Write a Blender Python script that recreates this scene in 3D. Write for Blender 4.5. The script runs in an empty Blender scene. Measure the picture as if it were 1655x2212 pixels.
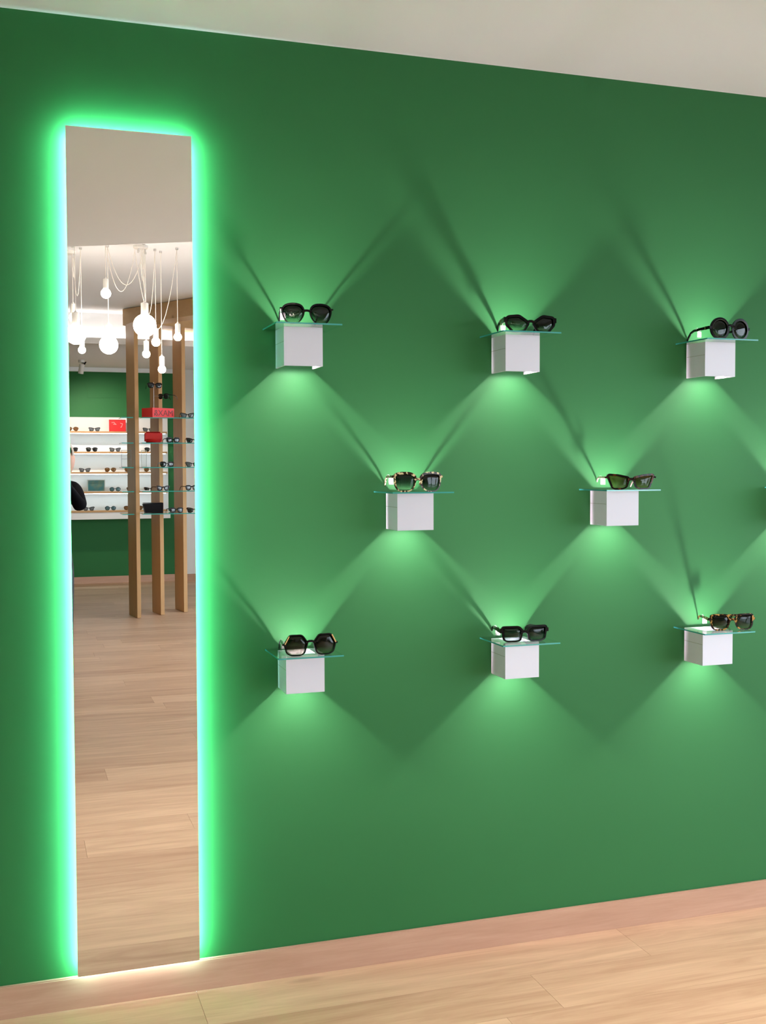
import bpy, bmesh, math, random
from mathutils import Vector, Matrix
random.seed(7)
S = bpy.context.scene
COL = S.collection
PI = math.pi

# ------------------------------------------------------------------ camera
cam_data = bpy.data.cameras.new('camera')
cam = bpy.data.objects.new('camera', cam_data); COL.objects.link(cam)
yaw, pitch, roll, FPX = -0.31795, -0.04098, 0.00338, 2431.0
M = Matrix.Rotation(yaw, 3, 'Z') @ Matrix.Rotation(pitch, 3, 'X') @ Matrix.Rotation(roll, 3, 'Y')
R = Matrix((M.col[0], M.col[2], -M.col[1])).transposed()
cam.matrix_world = Matrix.Translation((0, -3.0531, 1.4378)) @ R.to_4x4()
cam_data.sensor_fit = 'HORIZONTAL'; cam_data.sensor_width = 36.0
cam_data.lens = 36.0 * FPX / 1655.0
cam_data.clip_start = 0.02
S.camera = cam

# ------------------------------------------------------------------ world, daylight, exposure
w = bpy.data.worlds.new('overcast_sky'); S.world = w; w.use_nodes = True
bg = w.node_tree.nodes['Background']
bg.inputs['Color'].default_value = (0.78, 0.89, 1.0, 1); bg.inputs['Strength'].default_value = 9.4
S.view_settings.view_transform = 'Standard'; S.view_settings.look = 'None'
S.view_settings.gamma = 1.0; S.view_settings.use_curve_mapping = False
S.view_settings.exposure = 0.15

ROOM_X0, ROOM_X1, ROOM_Y = -2.6, 4.6, -11.27
Z_LOW, Z_HIGH, Z_BACK = 2.60, 2.96, 2.65
# unseen shopfront openings in the right-hand wall, added to let daylight in
OPENINGS = [(-4.3, -0.9), (-7.9, -4.5)]
OZ0, OZ1 = 0.12, 2.30
FILL_POWER = 155.0
for a, b in OPENINGS:                       # sky portals: guide sampling of the sky through the glass
    ld = bpy.data.lights.new('window_portal', 'AREA'); ld.shape = 'RECTANGLE'
    ld.size = b - a; ld.size_y = OZ1 - OZ0; ld.cycles.is_portal = True
    lo = bpy.data.objects.new('window_portal', ld); COL.objects.link(lo)
    lo.location = (ROOM_X1 + 0.10, (a + b) / 2, (OZ0 + OZ1) / 2)
    lo.rotation_euler = (PI / 2, 0, PI / 2)  # faces -x

# ------------------------------------------------------------------ material helpers
def new_mat(name):
    m = bpy.data.materials.new(name); m.use_nodes = True
    nt = m.node_tree
    return m, nt, nt.nodes['Principled BSDF']
def pmat(name, col, rough=0.5, metal=0.0, spec=0.5, bump=0.0, bscale=200.0, var=0.0):
    m, nt, b = new_mat(name)
    b.inputs['Base Color'].default_value = (*col, 1); b.inputs['Roughness'].default_value = rough
    b.inputs['Metallic'].default_value = metal; b.inputs['Specular IOR Level'].default_value = spec
    if bump or var:
        tc = nt.nodes.new('ShaderNodeTexCoord'); n = nt.nodes.new('ShaderNodeTexNoise')
        n.inputs['Scale'].default_value = bscale; n.inputs['Detail'].default_value = 4
        nt.links.new(tc.outputs['Object'], n.inputs['Vector'])
        if bump:
            bp = nt.nodes.new('ShaderNodeBump'); bp.inputs['Strength'].default_value = bump; bp.inputs['Distance'].default_value = 0.001
            nt.links.new(n.outputs['Fac'], bp.inputs['Height']); nt.links.new(bp.outputs['Normal'], b.inputs['Normal'])
        if var:
            mx = nt.nodes.new('ShaderNodeMix'); mx.data_type = 'RGBA'
            mx.inputs['A'].default_value = (*[c * (1 - var) for c in col], 1); mx.inputs['B'].default_value = (*[min(1, c * (1 + var)) for c in col], 1)
            nt.links.new(n.outputs['Fac'], mx.inputs['Factor']); nt.links.new(mx.outputs['Result'], b.inputs['Base Color'])
    return m
def emat(name, col, strength):
    m = bpy.data.materials.new(name); m.use_nodes = True; nt = m.node_tree
    nt.nodes.clear(); o = nt.nodes.new('ShaderNodeOutputMaterial'); e = nt.nodes.new('ShaderNodeEmission')
    e.inputs['Color'].default_value = (*col, 1); e.inputs['Strength'].default_value = strength
    nt.links.new(e.outputs[0], o.inputs[0]); return m
def thin_glass(name, tint, ior=1.5, gloss=1.0):
    m = bpy.data.materials.new(name); m.use_nodes = True; nt = m.node_tree; nt.nodes.clear()
    o = nt.nodes.new('ShaderNodeOutputMaterial'); t = nt.nodes.new('ShaderNodeBsdfTransparent'); g = nt.nodes.new('ShaderNodeBsdfGlossy')
    f = nt.nodes.new('ShaderNodeFresnel'); mx = nt.nodes.new('ShaderNodeMixShader')
    f.inputs['IOR'].default_value = ior; g.inputs['Roughness'].default_value = 0.0
    t.inputs['Color'].default_value = (*tint, 1); g.inputs['Color'].default_value = (gloss, gloss, gloss, 1)
    ge = nt.nodes.new('ShaderNodeNewGeometry'); sb = nt.nodes.new('ShaderNodeMath'); sb.operation = 'SUBTRACT'; sb.use_clamp = True     # no total reflection on the inner side
    nt.links.new(f.outputs[0], sb.inputs[0]); nt.links.new(ge.outputs['Backfacing'], sb.inputs[1])
    nt.links.new(sb.outputs[0], mx.inputs[0]); nt.links.new(t.outputs[0], mx.inputs[1]); nt.links.new(g.outputs[0], mx.inputs[2])
    nt.links.new(mx.outputs[0], o.inputs[0]); return m
def lens_mat(name, top, bottom, z0=0.006, z1=0.040, gloss=0.6):
    m = thin_glass(name, (1, 1, 1), 1.5, gloss); nt = m.node_tree
    t = [n for n in nt.nodes if n.type == 'BSDF_TRANSPARENT'][0]
    tc = nt.nodes.new('ShaderNodeTexCoord'); sp = nt.nodes.new('ShaderNodeSeparateXYZ'); mr = nt.nodes.new('ShaderNodeMapRange'); cr = nt.nodes.new('ShaderNodeValToRGB')
    nt.links.new(tc.outputs['Object'], sp.inputs[0]); nt.links.new(sp.outputs['Z'], mr.inputs['Value'])
    mr.inputs['From Min'].default_value = z0; mr.inputs['From Max'].default_value = z1
    nt.links.new(mr.outputs[0], cr.inputs[0])
    cr.color_ramp.elements[0].color = (*[c ** .5 for c in bottom], 1); cr.color_ramp.elements[1].color = (*[c ** .5 for c in top], 1)
    e = cr.color_ramp.elements.new(0.55); e.color = (*[(a * .9 + b * .1) ** .5 for a, b in zip(top, bottom)], 1)
    nt.links.new(cr.outputs[0], t.inputs['Color']); return m
def wood_mat(name, dark, light, axis='X', grain=1.0, rough=0.45, contrast=1.0):
    """grain runs along one world axis; tone shifts per piece"""
    m, nt, b = new_mat(name); L = nt.links
    geo = nt.nodes.new('ShaderNodeNewGeometry'); oi = nt.nodes.new('ShaderNodeObjectInfo')
    add = nt.nodes.new('ShaderNodeMath'); add.operation = 'ADD'; L.new(oi.outputs['Random'], add.inputs[0]); L.new(geo.outputs['Random Per Island'], add.inputs[1])
    fr = nt.nodes.new('ShaderNodeMath'); fr.operation = 'FRACT'; L.new(add.outputs[0], fr.inputs[0])
    off = nt.nodes.new('ShaderNodeCombineXYZ'); mul = nt.nodes.new('ShaderNodeMath'); mul.operation = 'MULTIPLY'; mul.inputs[1].default_value = 37.0
    L.new(fr.outputs[0], mul.inputs[0])
    for k in range(3): L.new(mul.outputs[0], off.inputs[k])
    va = nt.nodes.new('ShaderNodeVectorMath'); va.operation = 'ADD'; L.new(geo.outputs['Position'], va.inputs[0]); L.new(off.outputs[0], va.inputs[1])
    def noise(sc, detail, dist, rough_):
        mp = nt.nodes.new('ShaderNodeMapping'); mp.inputs['Scale'].default_value = sc; L.new(va.outputs[0], mp.inputs['Vector'])
        n = nt.nodes.new('ShaderNodeTexNoise'); n.inputs['Scale'].default_value = 1.0; n.inputs['Detail'].default_value = detail
        n.inputs['Distortion'].default_value = dist; n.inputs['Roughness'].default_value = rough_; L.new(mp.outputs[0], n.inputs['Vector']); return n
    s1 = {'X': (1.6, 16, 16), 'Z': (16, 16, 1.6)}[axis]; s2 = {'X': (6, 140, 140), 'Z': (140, 140, 6)}[axis]
    n1 = noise([v * grain for v in s1], 5, 1.2, 0.6); n2 = noise([v * grain for v in s2], 3, 0.3, 0.6)
    a = nt.nodes.new('ShaderNodeMath'); a.operation = 'MULTIPLY_ADD'; a.inputs[1].default_value = 1.1 * contrast; a.inputs[2].default_value = 0.5 - 0.55 * contrast - 0.21; L.new(n1.outputs['Fac'], a.inputs[0])
    c = nt.nodes.new('ShaderNodeMath'); c.operation = 'MULTIPLY_ADD'; c.inputs[1].default_value = 0.46; L.new(n2.outputs['Fac'], c.inputs[0]); L.new(a.outputs[0], c.inputs[2])
    d = nt.nodes.new('ShaderNodeMath'); d.operation = 'MULTIPLY_ADD'; d.inputs[1].default_value = 0.42; L.new(fr.outputs[0], d.inputs[0])
    s = nt.nodes.new('ShaderNodeMath'); s.operation = 'SUBTRACT'; s.inputs[1].default_value = 0.21; L.new(c.outputs[0], s.inputs[0]); L.new(s.outputs[0], d.inputs[2])
    mx = nt.nodes.new('ShaderNodeMix'); mx.data_type = 'RGBA'; mx.inputs['A'].default_value = (*dark, 1); mx.inputs['B'].default_value = (*light, 1); mx.clamp_factor = True
    L.new(d.outputs[0], mx.inputs['Factor'])
    # sparse knots
    mp = nt.nodes.new('ShaderNodeMapping'); mp.inputs['Scale'].default_value = {'X': (1.5, 5, 5), 'Z': (5, 5, 1.5)}[axis]; L.new(va.outputs[0], mp.inputs['Vector'])
    vo = nt.nodes.new('ShaderNodeTexVoronoi'); vo.inputs['Scale'].default_value = 0.9; L.new(mp.outputs[0], vo.inputs['Vector'])
    kr = nt.nodes.new('ShaderNodeMapRange'); kr.inputs['From Min'].default_value = 0.03; kr.inputs['From Max'].default_value = 0.10; kr.inputs['To Min'].default_value = 0.55; kr.inputs['To Max'].default_value = 0.0
    L.new(vo.outputs['Distance'], kr.inputs['Value'])
    mk = nt.nodes.new('ShaderNodeMix'); mk.data_type = 'RGBA'; mk.inputs['B'].default_value = (*[v * .45 for v in dark], 1)
    L.new(kr.outputs[0], mk.inputs['Factor']); L.new(mx.outputs['Result'], mk.inputs['A'])
    L.new(mk.outputs['Result'], b.inputs['Base Color'])
    b.inputs['Roughness'].default_value = rough; b.inputs['Specular IOR Level'].default_value = 0.35
    bp = nt.nodes.new('ShaderNodeBump'); bp.inputs['Strength'].default_value = 0.12; bp.inputs['Distance'].default_value = 0.001
    L.new(n2.outputs['Fac'], bp.inputs['Height']); L.new(bp.outputs['Normal'], b.inputs['Normal'])
    return m
def tortoise_mat(name, dark, light, cover=0.5, scale=90):
    m, nt, b = new_mat(name)
    tc = nt.nodes.new('ShaderNodeTexCoord'); n = nt.nodes.new('ShaderNodeTexNoise'); cr = nt.nodes.new('ShaderNodeValToRGB')
    n.inputs['Scale'].default_value = scale; n.inputs['Detail'].default_value = 2
    nt.links.new(tc.outputs['Object'], n.inputs['Vector']); nt.links.new(n.outputs['Fac'], cr.inputs[0])
    cr.color_ramp.elements[0].position = cover - 0.02; cr.color_ramp.elements[1].position = cover + 0.04
    cr.color_ramp.elements[0].color = (*dark, 1); cr.color_ramp.elements[1].color = (*light, 1)
    nt.links.new(cr.outputs[0], b.inputs['Base Color']); b.inputs['Roughness'].default_value = 0.15; b.inputs['Specular IOR Level'].default_value = 0.2
    return m

MT = {}
MT['green'] = pmat('green_wall_paint', (0.0195, 0.144, 0.038), 0.62, spec=0.3, bump=0.08, bscale=350)
MT['white_paint'] = pmat('white_ceiling_paint', (0.90, 0.925, 0.98), 0.8, spec=0.2, bump=0.05, bscale=250)
MT['white_wall'] = pmat('white_wall_paint', (0.80, 0.80, 0.79), 0.7, spec=0.3, bump=0.05, bscale=250)
MT['floor_base'] = pmat('floor_screed', (0.18, 0.12, 0.08), 0.9)
MT['floor'] = wood_mat('oak_floor', (0.43, 0.245, 0.15), (0.69, 0.455, 0.30), 'X', contrast=1.5)
MT['skirting'] = wood_mat('oak_skirting', (0.43, 0.245, 0.165), (0.60, 0.38, 0.275), 'X', grain=1.4)
MT['oak'] = wood_mat('oak_boards', (0.40, 0.215, 0.085), (0.57, 0.335, 0.15), 'Z', contrast=0.7)
MT['oak_x'] = wood_mat('oak_shelves', (0.40, 0.225, 0.10), (0.55, 0.345, 0.17), 'X', contrast=0.7)
MT['block'] = pmat('white_lacquer', (0.74, 0.75, 0.86), 0.35, spec=0.4)
MT['seam'] = pmat('grey_joint', (0.42, 0.44, 0.45), 0.6)
MT['glass'] = thin_glass('shelf_glass', (0.93, 0.985, 0.965))
MT['glass_edge'] = pmat('shelf_glass_edge', (0.045, 0.36, 0.33), 0.12, spec=0.8)
_nt = MT['glass_edge'].node_tree; _g = _nt.nodes.new('ShaderNodeNewGeometry'); _t = _nt.nodes.new('ShaderNodeBsdfTransparent'); _m = _nt.nodes.new('ShaderNodeMixShader')
_t.inputs[0].default_value = (0.75, 0.95, 0.90, 1)      # seen from inside the pane the edge stays clear
_nt.links.new(_g.outputs['Backfacing'], _m.inputs[0]); _nt.links.new(_nt.nodes['Principled BSDF'].outputs[0], _m.inputs[1]); _nt.links.new(_t.outputs[0], _m.inputs[2])
_nt.links.new(_m.outputs[0], _nt.nodes['Material Output'].inputs[0])
MT['bracket'] = pmat('grey_bracket', (0.5, 0.5, 0.5), 0.4, 0.6)
MT['led'] = emat('small_led', (1.0, 0.98, 0.9), 12)
MT['mirror'] = pmat('silvered_mirror', (0.93, 0.92, 0.90), 0.0, 1.0)
MT['mirror_edge'] = pmat('mirror_cut_edge', (0.10, 0.20, 0.16), 0.2)
MT['backframe'] = pmat('mirror_back_frame', (0.75, 0.76, 0.76), 0.5)
MT['led_strip'] = emat('cool_led_strip', (0.36, 0.80, 0.70), 400)
MT['led_strip_dim'] = emat('cool_led_strip_dim', (0.85, 0.95, 0.95), 130)
MT['black'] = pmat('black_acetate', (0.004, 0.004, 0.0045), 0.12, spec=0.14)
MT['darkbrown'] = tortoise_mat('dark_havana', (0.008, 0.004, 0.003), (0.10, 0.025, 0.008), 0.60, 70)
MT['tort_pale'] = tortoise_mat('blonde_tortoise', (0.030, 0.012, 0.007), (0.80, 0.66, 0.38), 0.525, 95)
MT['tort_amber'] = tortoise_mat('amber_tortoise', (0.018, 0.008, 0.005), (0.52, 0.28, 0.08), 0.54, 95)
MT['nude'] = pmat('nude_acetate', (0.62, 0.47, 0.36), 0.2)
MT['gold'] = pmat('gold_metal', (0.85, 0.62, 0.32), 0.2, 1.0)
MT['dark_steel'] = pmat('dark_steel', (0.12, 0.12, 0.12), 0.25, 1.0)
MT['tag'] = pmat('white_paper_tag', (0.80, 0.79, 0.78), 0.7)
MT['lens_green'] = lens_mat('grey_gradient_lens', (0.008, 0.010, 0.010), (0.50, 0.55, 0.50))
MT['lens_grey'] = lens_mat('smoke_gradient_lens', (0.006, 0.007, 0.009), (0.34, 0.38, 0.38))
MT['lens_brown'] = lens_mat('brown_gradient_lens', (0.012, 0.006, 0.004), (0.50, 0.42, 0.36))
MT['lens_olive'] = lens_mat('olive_gradient_lens', (0.16, 0.09, 0.02), (0.70, 0.52, 0.30))
MT['lens_dark'] = lens_mat('dark_lens', (0.006, 0.006, 0.007), (0.16, 0.17, 0.17))
MT['far_dark'] = pmat('far_dark_lens', (0.012, 0.013, 0.015), 0.08, spec=0.7)
MT['far_grey'] = pmat('far_grey_lens', (0.10, 0.11, 0.12), 0.08, spec=0.7)
MT['far_brown'] = pmat('far_brown_lens', (0.13, 0.06, 0.02), 0.08, spec=0.7)
MT['far_teal'] = pmat('far_teal_lens', (0.05, 0.11, 0.13), 0.08, spec=0.7)
MT['red'] = pmat('red_card', (0.62, 0.012, 0.015), 0.5)
MT['red_bright'] = pmat('coral_red_card', (0.80, 0.035, 0.04), 0.55)
MT['red_dark'] = pmat('dark_red_print', (0.16, 0.006, 0.01), 0.5)
MT['pink'] = pmat('pale_pink_print', (0.9, 0.45, 0.45), 0.5)
MT['red_leather'] = pmat('red_leather', (0.55, 0.006, 0.008), 0.4, bump=0.3, bscale=300)
MT['black_card'] = pmat('black_card', (0.005, 0.005, 0.008), 0.5, spec=0.15)
MT['white_plastic'] = pmat('white_plastic', (0.72, 0.71, 0.69), 0.4)
MT['cord'] = pmat('white_textile_cord', (0.78, 0.74, 0.70), 0.8)
MT['bulb'] = emat('warm_bulb_glow', (1.0, 0.85, 0.71), 42)
MT['cove'] = emat('warm_cove_led', (1.0, 0.90, 0.78), 20)
MT['shelf_led'] = emat('shelf_led_strip', (0.66, 0.89, 1.0), 13)
MT['acrylic'] = thin_glass('clear_acrylic', (0.97, 0.97, 0.97), 1.45)
MT['steel'] = pmat('brushed_steel', (0.6, 0.6, 0.6), 0.3, 1.0)
MT['alu'] = pmat('window_frame_paint', (0.20, 0.20, 0.21), 0.5)
MT['pane'] = thin_glass('window_pane', (0.97, 0.98, 0.98))
MT['pave'] = pmat('pavement', (0.35, 0.35, 0.34), 0.9, var=0.15, bscale=3)
MT['skin'] = pmat('skin', (0.56, 0.32, 0.24), 0.5, var=0.06, bscale=30)
MT['jacket'] = pmat('black_jacket_cloth', (0.004, 0.004, 0.006), 0.9, spec=0.08)
MT['shirt'] = pmat('pale_blue_shirt', (0.42, 0.50, 0.58), 0.8)
MT['trouser'] = pmat('dark_trouser_cloth', (0.02, 0.022, 0.03), 0.85)
MT['hair'] = pmat('greying_hair', (0.42, 0.38, 0.34), 0.7, var=0.3, bscale=120)
MT['lip'] = pmat('lips', (0.45, 0.18, 0.15), 0.5)
MT['eye'] = pmat('eye_white', (0.7, 0.7, 0.68), 0.2)
MT['shoe'] = pmat('black_shoe', (0.01, 0.01, 0.01), 0.4)

# ------------------------------------------------------------------ mesh helpers
def link(name, bm, mats, parent=None, smooth=False, loc=None):
    bmesh.ops.recalc_face_normals(bm, faces=bm.faces)
    me = bpy.data.meshes.new(name); bm.to_mesh(me); bm.free()
    for m in (mats if isinstance(mats, (list, tuple)) else [mats]): me.materials.append(m)
    if smooth:
        for p in me.polygons: p.use_smooth = True
    o = bpy.data.objects.new(name, me); COL.objects.link(o)
    if parent: o.parent = parent
    if loc: o.location = loc
    return o
def box(bm, x0, x1, y0, y1, z0, z1, mi=0):
    v = [bm.verts.new((x, y, z)) for x in (x0, x1) for y in (y0, y1) for z in (z0, z1)]
    fs = [bm.faces.new([v[i] for i in q]) for q in ((0, 1, 3, 2), (4, 6, 7, 5), (0, 4, 5, 1), (2, 3, 7, 6), (0, 2, 6, 4), (1, 5, 7, 3))]
    for f in fs: f.material_index = mi
    return fs
def boxbm(*a, bevel=0.0):
    bm = bmesh.new(); box(bm, *a)
    if bevel: bmesh.ops.bevel(bm, geom=bm.edges[:], offset=bevel, segments=2, affect='EDGES')
    return bm
def tube(bm, pts, rad, seg=8, caps=True, mi=0):
    pts = [Vector(p) for p in pts]; rr = rad if isinstance(rad, (list, tuple)) else [rad] * len(pts)
    rings = []; up = None
    for i, p in enumerate(pts):
        t = (pts[min(i + 1, len(pts) - 1)] - pts[max(i - 1, 0)]).normalized()
        if up is None: up = Vector((0, 0, 1)) if abs(t.z) < .9 else Vector((1, 0, 0))
        a = t.cross(up).normalized(); b = a.cross(t).normalized(); up = b
        rings.append([bm.verts.new(p + (a * math.cos(2 * PI * k / seg) + b * math.sin(2 * PI * k / seg)) * rr[i]) for k in range(seg)])
    for r0, r1 in zip(rings, rings[1:]):
        for k in range(seg):
            bm.faces.new((r0[k], r0[(k + 1) % seg], r1[(k + 1) % seg], r1[k])).material_index = mi
    if caps:
        bm.faces.new(rings[0][::-1]).material_index = mi; bm.faces.new(rings[-1]).material_index = mi
def lathe(bm, prof, seg=20, c=(0, 0, 0)):
    rings = []
    for r, z in prof:
        if r < 1e-6: rings.append([bm.verts.new((c[0], c[1], c[2] + z))])
        else: rings.append([bm.verts.new((c[0] + r * math.cos(2 * PI * k / seg), c[1] + r * math.sin(2 * PI * k / seg), c[2] + z)) for k in range(seg)])
    for a, b in zip(rings, rings[1:]):
        for k in range(seg):
            k2 = (k + 1) % seg
            if len(a) == 1: bm.faces.new((a[0], b[k], b[k2]))
            elif len(b) == 1: bm.faces.new((a[k], a[k2], b[0]))
            else: bm.faces.new((a[k], a[k2], b[k2], b[k]))
    if len(rings[0]) > 1: bm.faces.new(rings[0][::-1])
    if len(rings[-1]) > 1: bm.faces.new(rings[-1])
def prism(bm, poly, z0, z1, mi=0, side_mi=None):
    a = [bm.verts.new((x, y, z0)) for x, y in poly]; b = [bm.verts.new((x, y, z1)) for x, y in poly]
    bm.faces.new(a[::-1]).material_index = mi; bm.faces.new(b).material_index = mi
    n = len(poly)
    for i in range(n): bm.faces.new((a[i], a[(i + 1) % n], b[(i + 1) % n], b[i])).material_index = mi if side_mi is None else side_mi
def tag(o, label, cat, group=None, kind=None):
    if label: o['label'] = label
    if cat: o['category'] = cat
    if group: o['group'] = group
    if kind: o['kind'] = kind
    return o
def thing(name, label, cat, loc=(0, 0, 0), rz=0.0, group=None):
    o = bpy.data.objects.new(name, None); COL.objects.link(o); o.empty_display_size = 0.05
    o.location = loc; o.rotation_euler = (0, 0, rz)
    return tag(o, label, cat, group)
def struct(o, label=None, cat=None):
    o['kind'] = 'structure'
    return tag(o, label, cat)
def copy_tree(o, parent=None):
    c = o.copy(); COL.objects.link(c)
    if parent: c.parent = parent
    for ch in o.children: copy_tree(ch, c)
    return c

# ------------------------------------------------------------------ room shell
struct(link('wall_front', boxbm(ROOM_X0, ROOM_X1, 0, 0.15, 0, Z_LOW + 0.4), MT['green']), 'large matte green display wall lit by rows of small wall blocks', 'wall')
struct(link('wall_back', boxbm(ROOM_X0, ROOM_X1, ROOM_Y - 0.15, ROOM_Y, 0, Z_HIGH), MT['green']), 'dark green wall behind the lit shelves in the mirror', 'wall')
bm = boxbm(2.05, ROOM_X1, ROOM_Y, ROOM_Y + 0.05, 0, Z_BACK)
struct(link('trim_1', bm, MT['white_wall']), 'white wall section at the right edge of the mirror', 'wall')
struct(link('wall_left', boxbm(ROOM_X0 - 0.15, ROOM_X0, ROOM_Y - .15, 0.15, 0, Z_HIGH), MT['green']), 'green side wall of the shop out of the picture', 'wall')
# right-hand wall with shopfront openings
bm = bmesh.new(); X1 = ROOM_X1
box(bm, X1, X1 + .2, ROOM_Y - .15, .15, OZ1, Z_HIGH); box(bm, X1, X1 + .2, ROOM_Y - .15, .15, 0, OZ0)
ys = [ROOM_Y - .15] + [v for a, b in sorted(OPENINGS) for v in (a, b)] + [.15]
for i in range(0, len(ys), 2): box(bm, X1, X1 + .2, ys[i], ys[i + 1], OZ0, OZ1)
struct(link('wall_right', bm, MT['white_wall']), 'white shopfront wall with tall windows out of the picture', 'wall')
for i, (a, b) in enumerate(OPENINGS):
    r = bpy.data.objects.new('window_%d' % (i + 1), None); COL.objects.link(r); r.location = (X1 + .13, (a + b) / 2, OZ0)
    struct(r, ['tall shopfront window nearest the green display wall', 'tall shopfront window nearest the oak display stand'][i], 'window')
    h = (b - a) / 2; zz = OZ1 - OZ0
    bm = bmesh.new()
    box(bm, -.03, .03, -h, -h + .05, 0, zz); box(bm, -.03, .03, h - .05, h, 0, zz); box(bm, -.03, .03, -h + .05, h - .05, 0, .05); box(bm, -.03, .03, -h + .05, h - .05, zz - .05, zz); box(bm, -.03, .03, -.025, .025, .05, zz - .05)
    link('window_frame', bm, MT['alu'], r)
    for s in (-1, 1):
        lo_, hi_ = (-h + .05, -.025) if s < 0 else (.025, h - .05)
        link('pane', boxbm(-.004, .004, lo_, hi_, .05, zz - .05), MT['pane'], r)
struct(link('ground', boxbm(X1 + .2, X1 + 14, -22, 10, -.15, -.03), MT['pave']), 'grey pavement outside the shopfront', 'pavement')

# ceilings: low part over the display wall with a diagonal edge, raised part, lowered part at the back
def edge_y(x): return -3.231 + (x - 0.306) * (0.327 / 0.597)
bm = bmesh.new(); xr = 4.4
prism(bm, [(ROOM_X0, 0), (ROOM_X0, edge_y(ROOM_X0)), (xr, edge_y(xr)), (ROOM_X1, edge_y(xr)), (ROOM_X1, 0)], Z_LOW, Z_HIGH)
struct(link('ceiling', bm, MT['white_paint']), 'white low ceiling above the green display wall', 'ceiling')
struct(link('ceiling_raised', boxbm(ROOM_X0, ROOM_X1, ROOM_Y - .15, 0.15, Z_HIGH, Z_HIGH + .12), MT['white_paint']), 'white raised ceiling carrying the pendant bulbs', 'ceiling')
bm = bmesh.new(); prism(bm, [(-8.56, Z_BACK), (-8.48, Z_BACK), (-8.48, Z_BACK + .06), (-8.488, Z_BACK + .06), (-8.488, Z_BACK + .03), (-8.56, Z_BACK + .03), (-8.56, Z_HIGH), (ROOM_Y, Z_HIGH), (ROOM_Y, Z_BACK)], ROOM_X0, ROOM_X1)
for q in bm.verts: q.co = Vector((q.co.z, q.co.x, q.co.y))
struct(link('ceiling_back', bm, MT['white_paint']), 'lowered white ceiling strip in front of the back wall', 'ceiling')
cl = link('cove_light', boxbm(ROOM_X0 + .2, 2.9, -8.530, -8.510, Z_BACK + .0302, Z_BACK + .040), MT['cove'])
tag(cl, 'glowing warm cove light strip on top of the lowered ceiling', 'cove light')
struct(link('trim_2', boxbm(ROOM_X0, 2.05, ROOM_Y, ROOM_Y + .04, Z_BACK - .05, Z_BACK), MT['white_paint']), 'narrow white cornice above the back green wall', 'cornice')

# floor: slab plus single oak planks
fl = link('floor', boxbm(ROOM_X0, ROOM_X1, ROOM_Y, 0, -.12, -.012), MT['floor_base'])
struct(fl, 'pale oak plank floor running along the green wall', 'floor')
PW = 0.205; rows = []
y = -0.216 + PW
pl_mesh = {}
def plank_mesh(L, Wd):
    k = (round(L, 3), round(Wd, 3))
    if k not in pl_mesh:
        b = boxbm(0.0004, L - .0004, 0.0004, Wd - .0004, -.012, 0)
        me = bpy.data.meshes.new('plank'); bmesh.ops.recalc_face_normals(b, faces=b.faces); b.to_mesh(me); b.free(); me.materials.append(MT['floor'])
        pl_mesh[k] = me
    return pl_mesh[k]
far = bmesh.new(); rng = random.Random(11); ri = 0; y1 = -0.011; npl = 0
PL = 1.30
while y1 > ROOM_Y:
    y0 = max(-0.216 - PW * ri, ROOM_Y)
    j0 = {0: 1.757, 1: 1.367}.get(ri, rng.uniform(0, PL))
    x = j0 - PL * math.ceil((j0 - ROOM_X0) / PL)
    while x < ROOM_X1:
        xa, xb = max(x, ROOM_X0), min(x + PL, ROOM_X1)
        if xb - xa > .02:
            if y1 > -6.0 and xb > -0.9 and xa < 3.4:
                o = bpy.data.objects.new('plank', plank_mesh(xb - xa, y1 - y0)); COL.objects.link(o); o.parent = fl; o.location = (xa, y0, 0); npl += 1
            else:
                box(far, xa + .0004, xb - .0004, y0 + .0004, y1 - .0004, -.012, 0)
        x += PL
    y1 = y0; ri += 1
fo = link('planks', far, MT['floor'], fl); fo['kind'] = 'stuff'
# skirting boards
ZB = 0.0855
def skirting(name, x0, x1, y0, y1, label):
    bm = bmesh.new(); box(bm, x0, x1, y0, y1, 0.0004, ZB)
    bmesh.ops.bevel(bm, geom=[e for e in bm.edges if all(v.co.z > .05 for v in e.verts)], offset=.003, segments=2, affect='EDGES')
    struct(link(name, bm, MT['skirting']), label, 'baseboard')
skirting('baseboard_front', ROOM_X0, ROOM_X1, -.014, -.0002, 'pinkish oak baseboard along the green display wall')
skirting('baseboard_back', ROOM_X0, 2.05, ROOM_Y + .0002, ROOM_Y + .014, 'oak baseboard along the back green wall in the mirror')
skirting('baseboard_white', 2.05, ROOM_X1, ROOM_Y + .0502, ROOM_Y + .064, 'oak baseboard under the white wall section in the mirror')

# faint hatch in the back green wall
r = thing('access_hatch', 'faint green access hatch flush in the back wall above the shelves', 'hatch', (1.085, ROOM_Y, 2.378))
link('hatch_panel', boxbm(-.20, .20, .0004, .006, -.094, .094), MT['green'], r)
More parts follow.
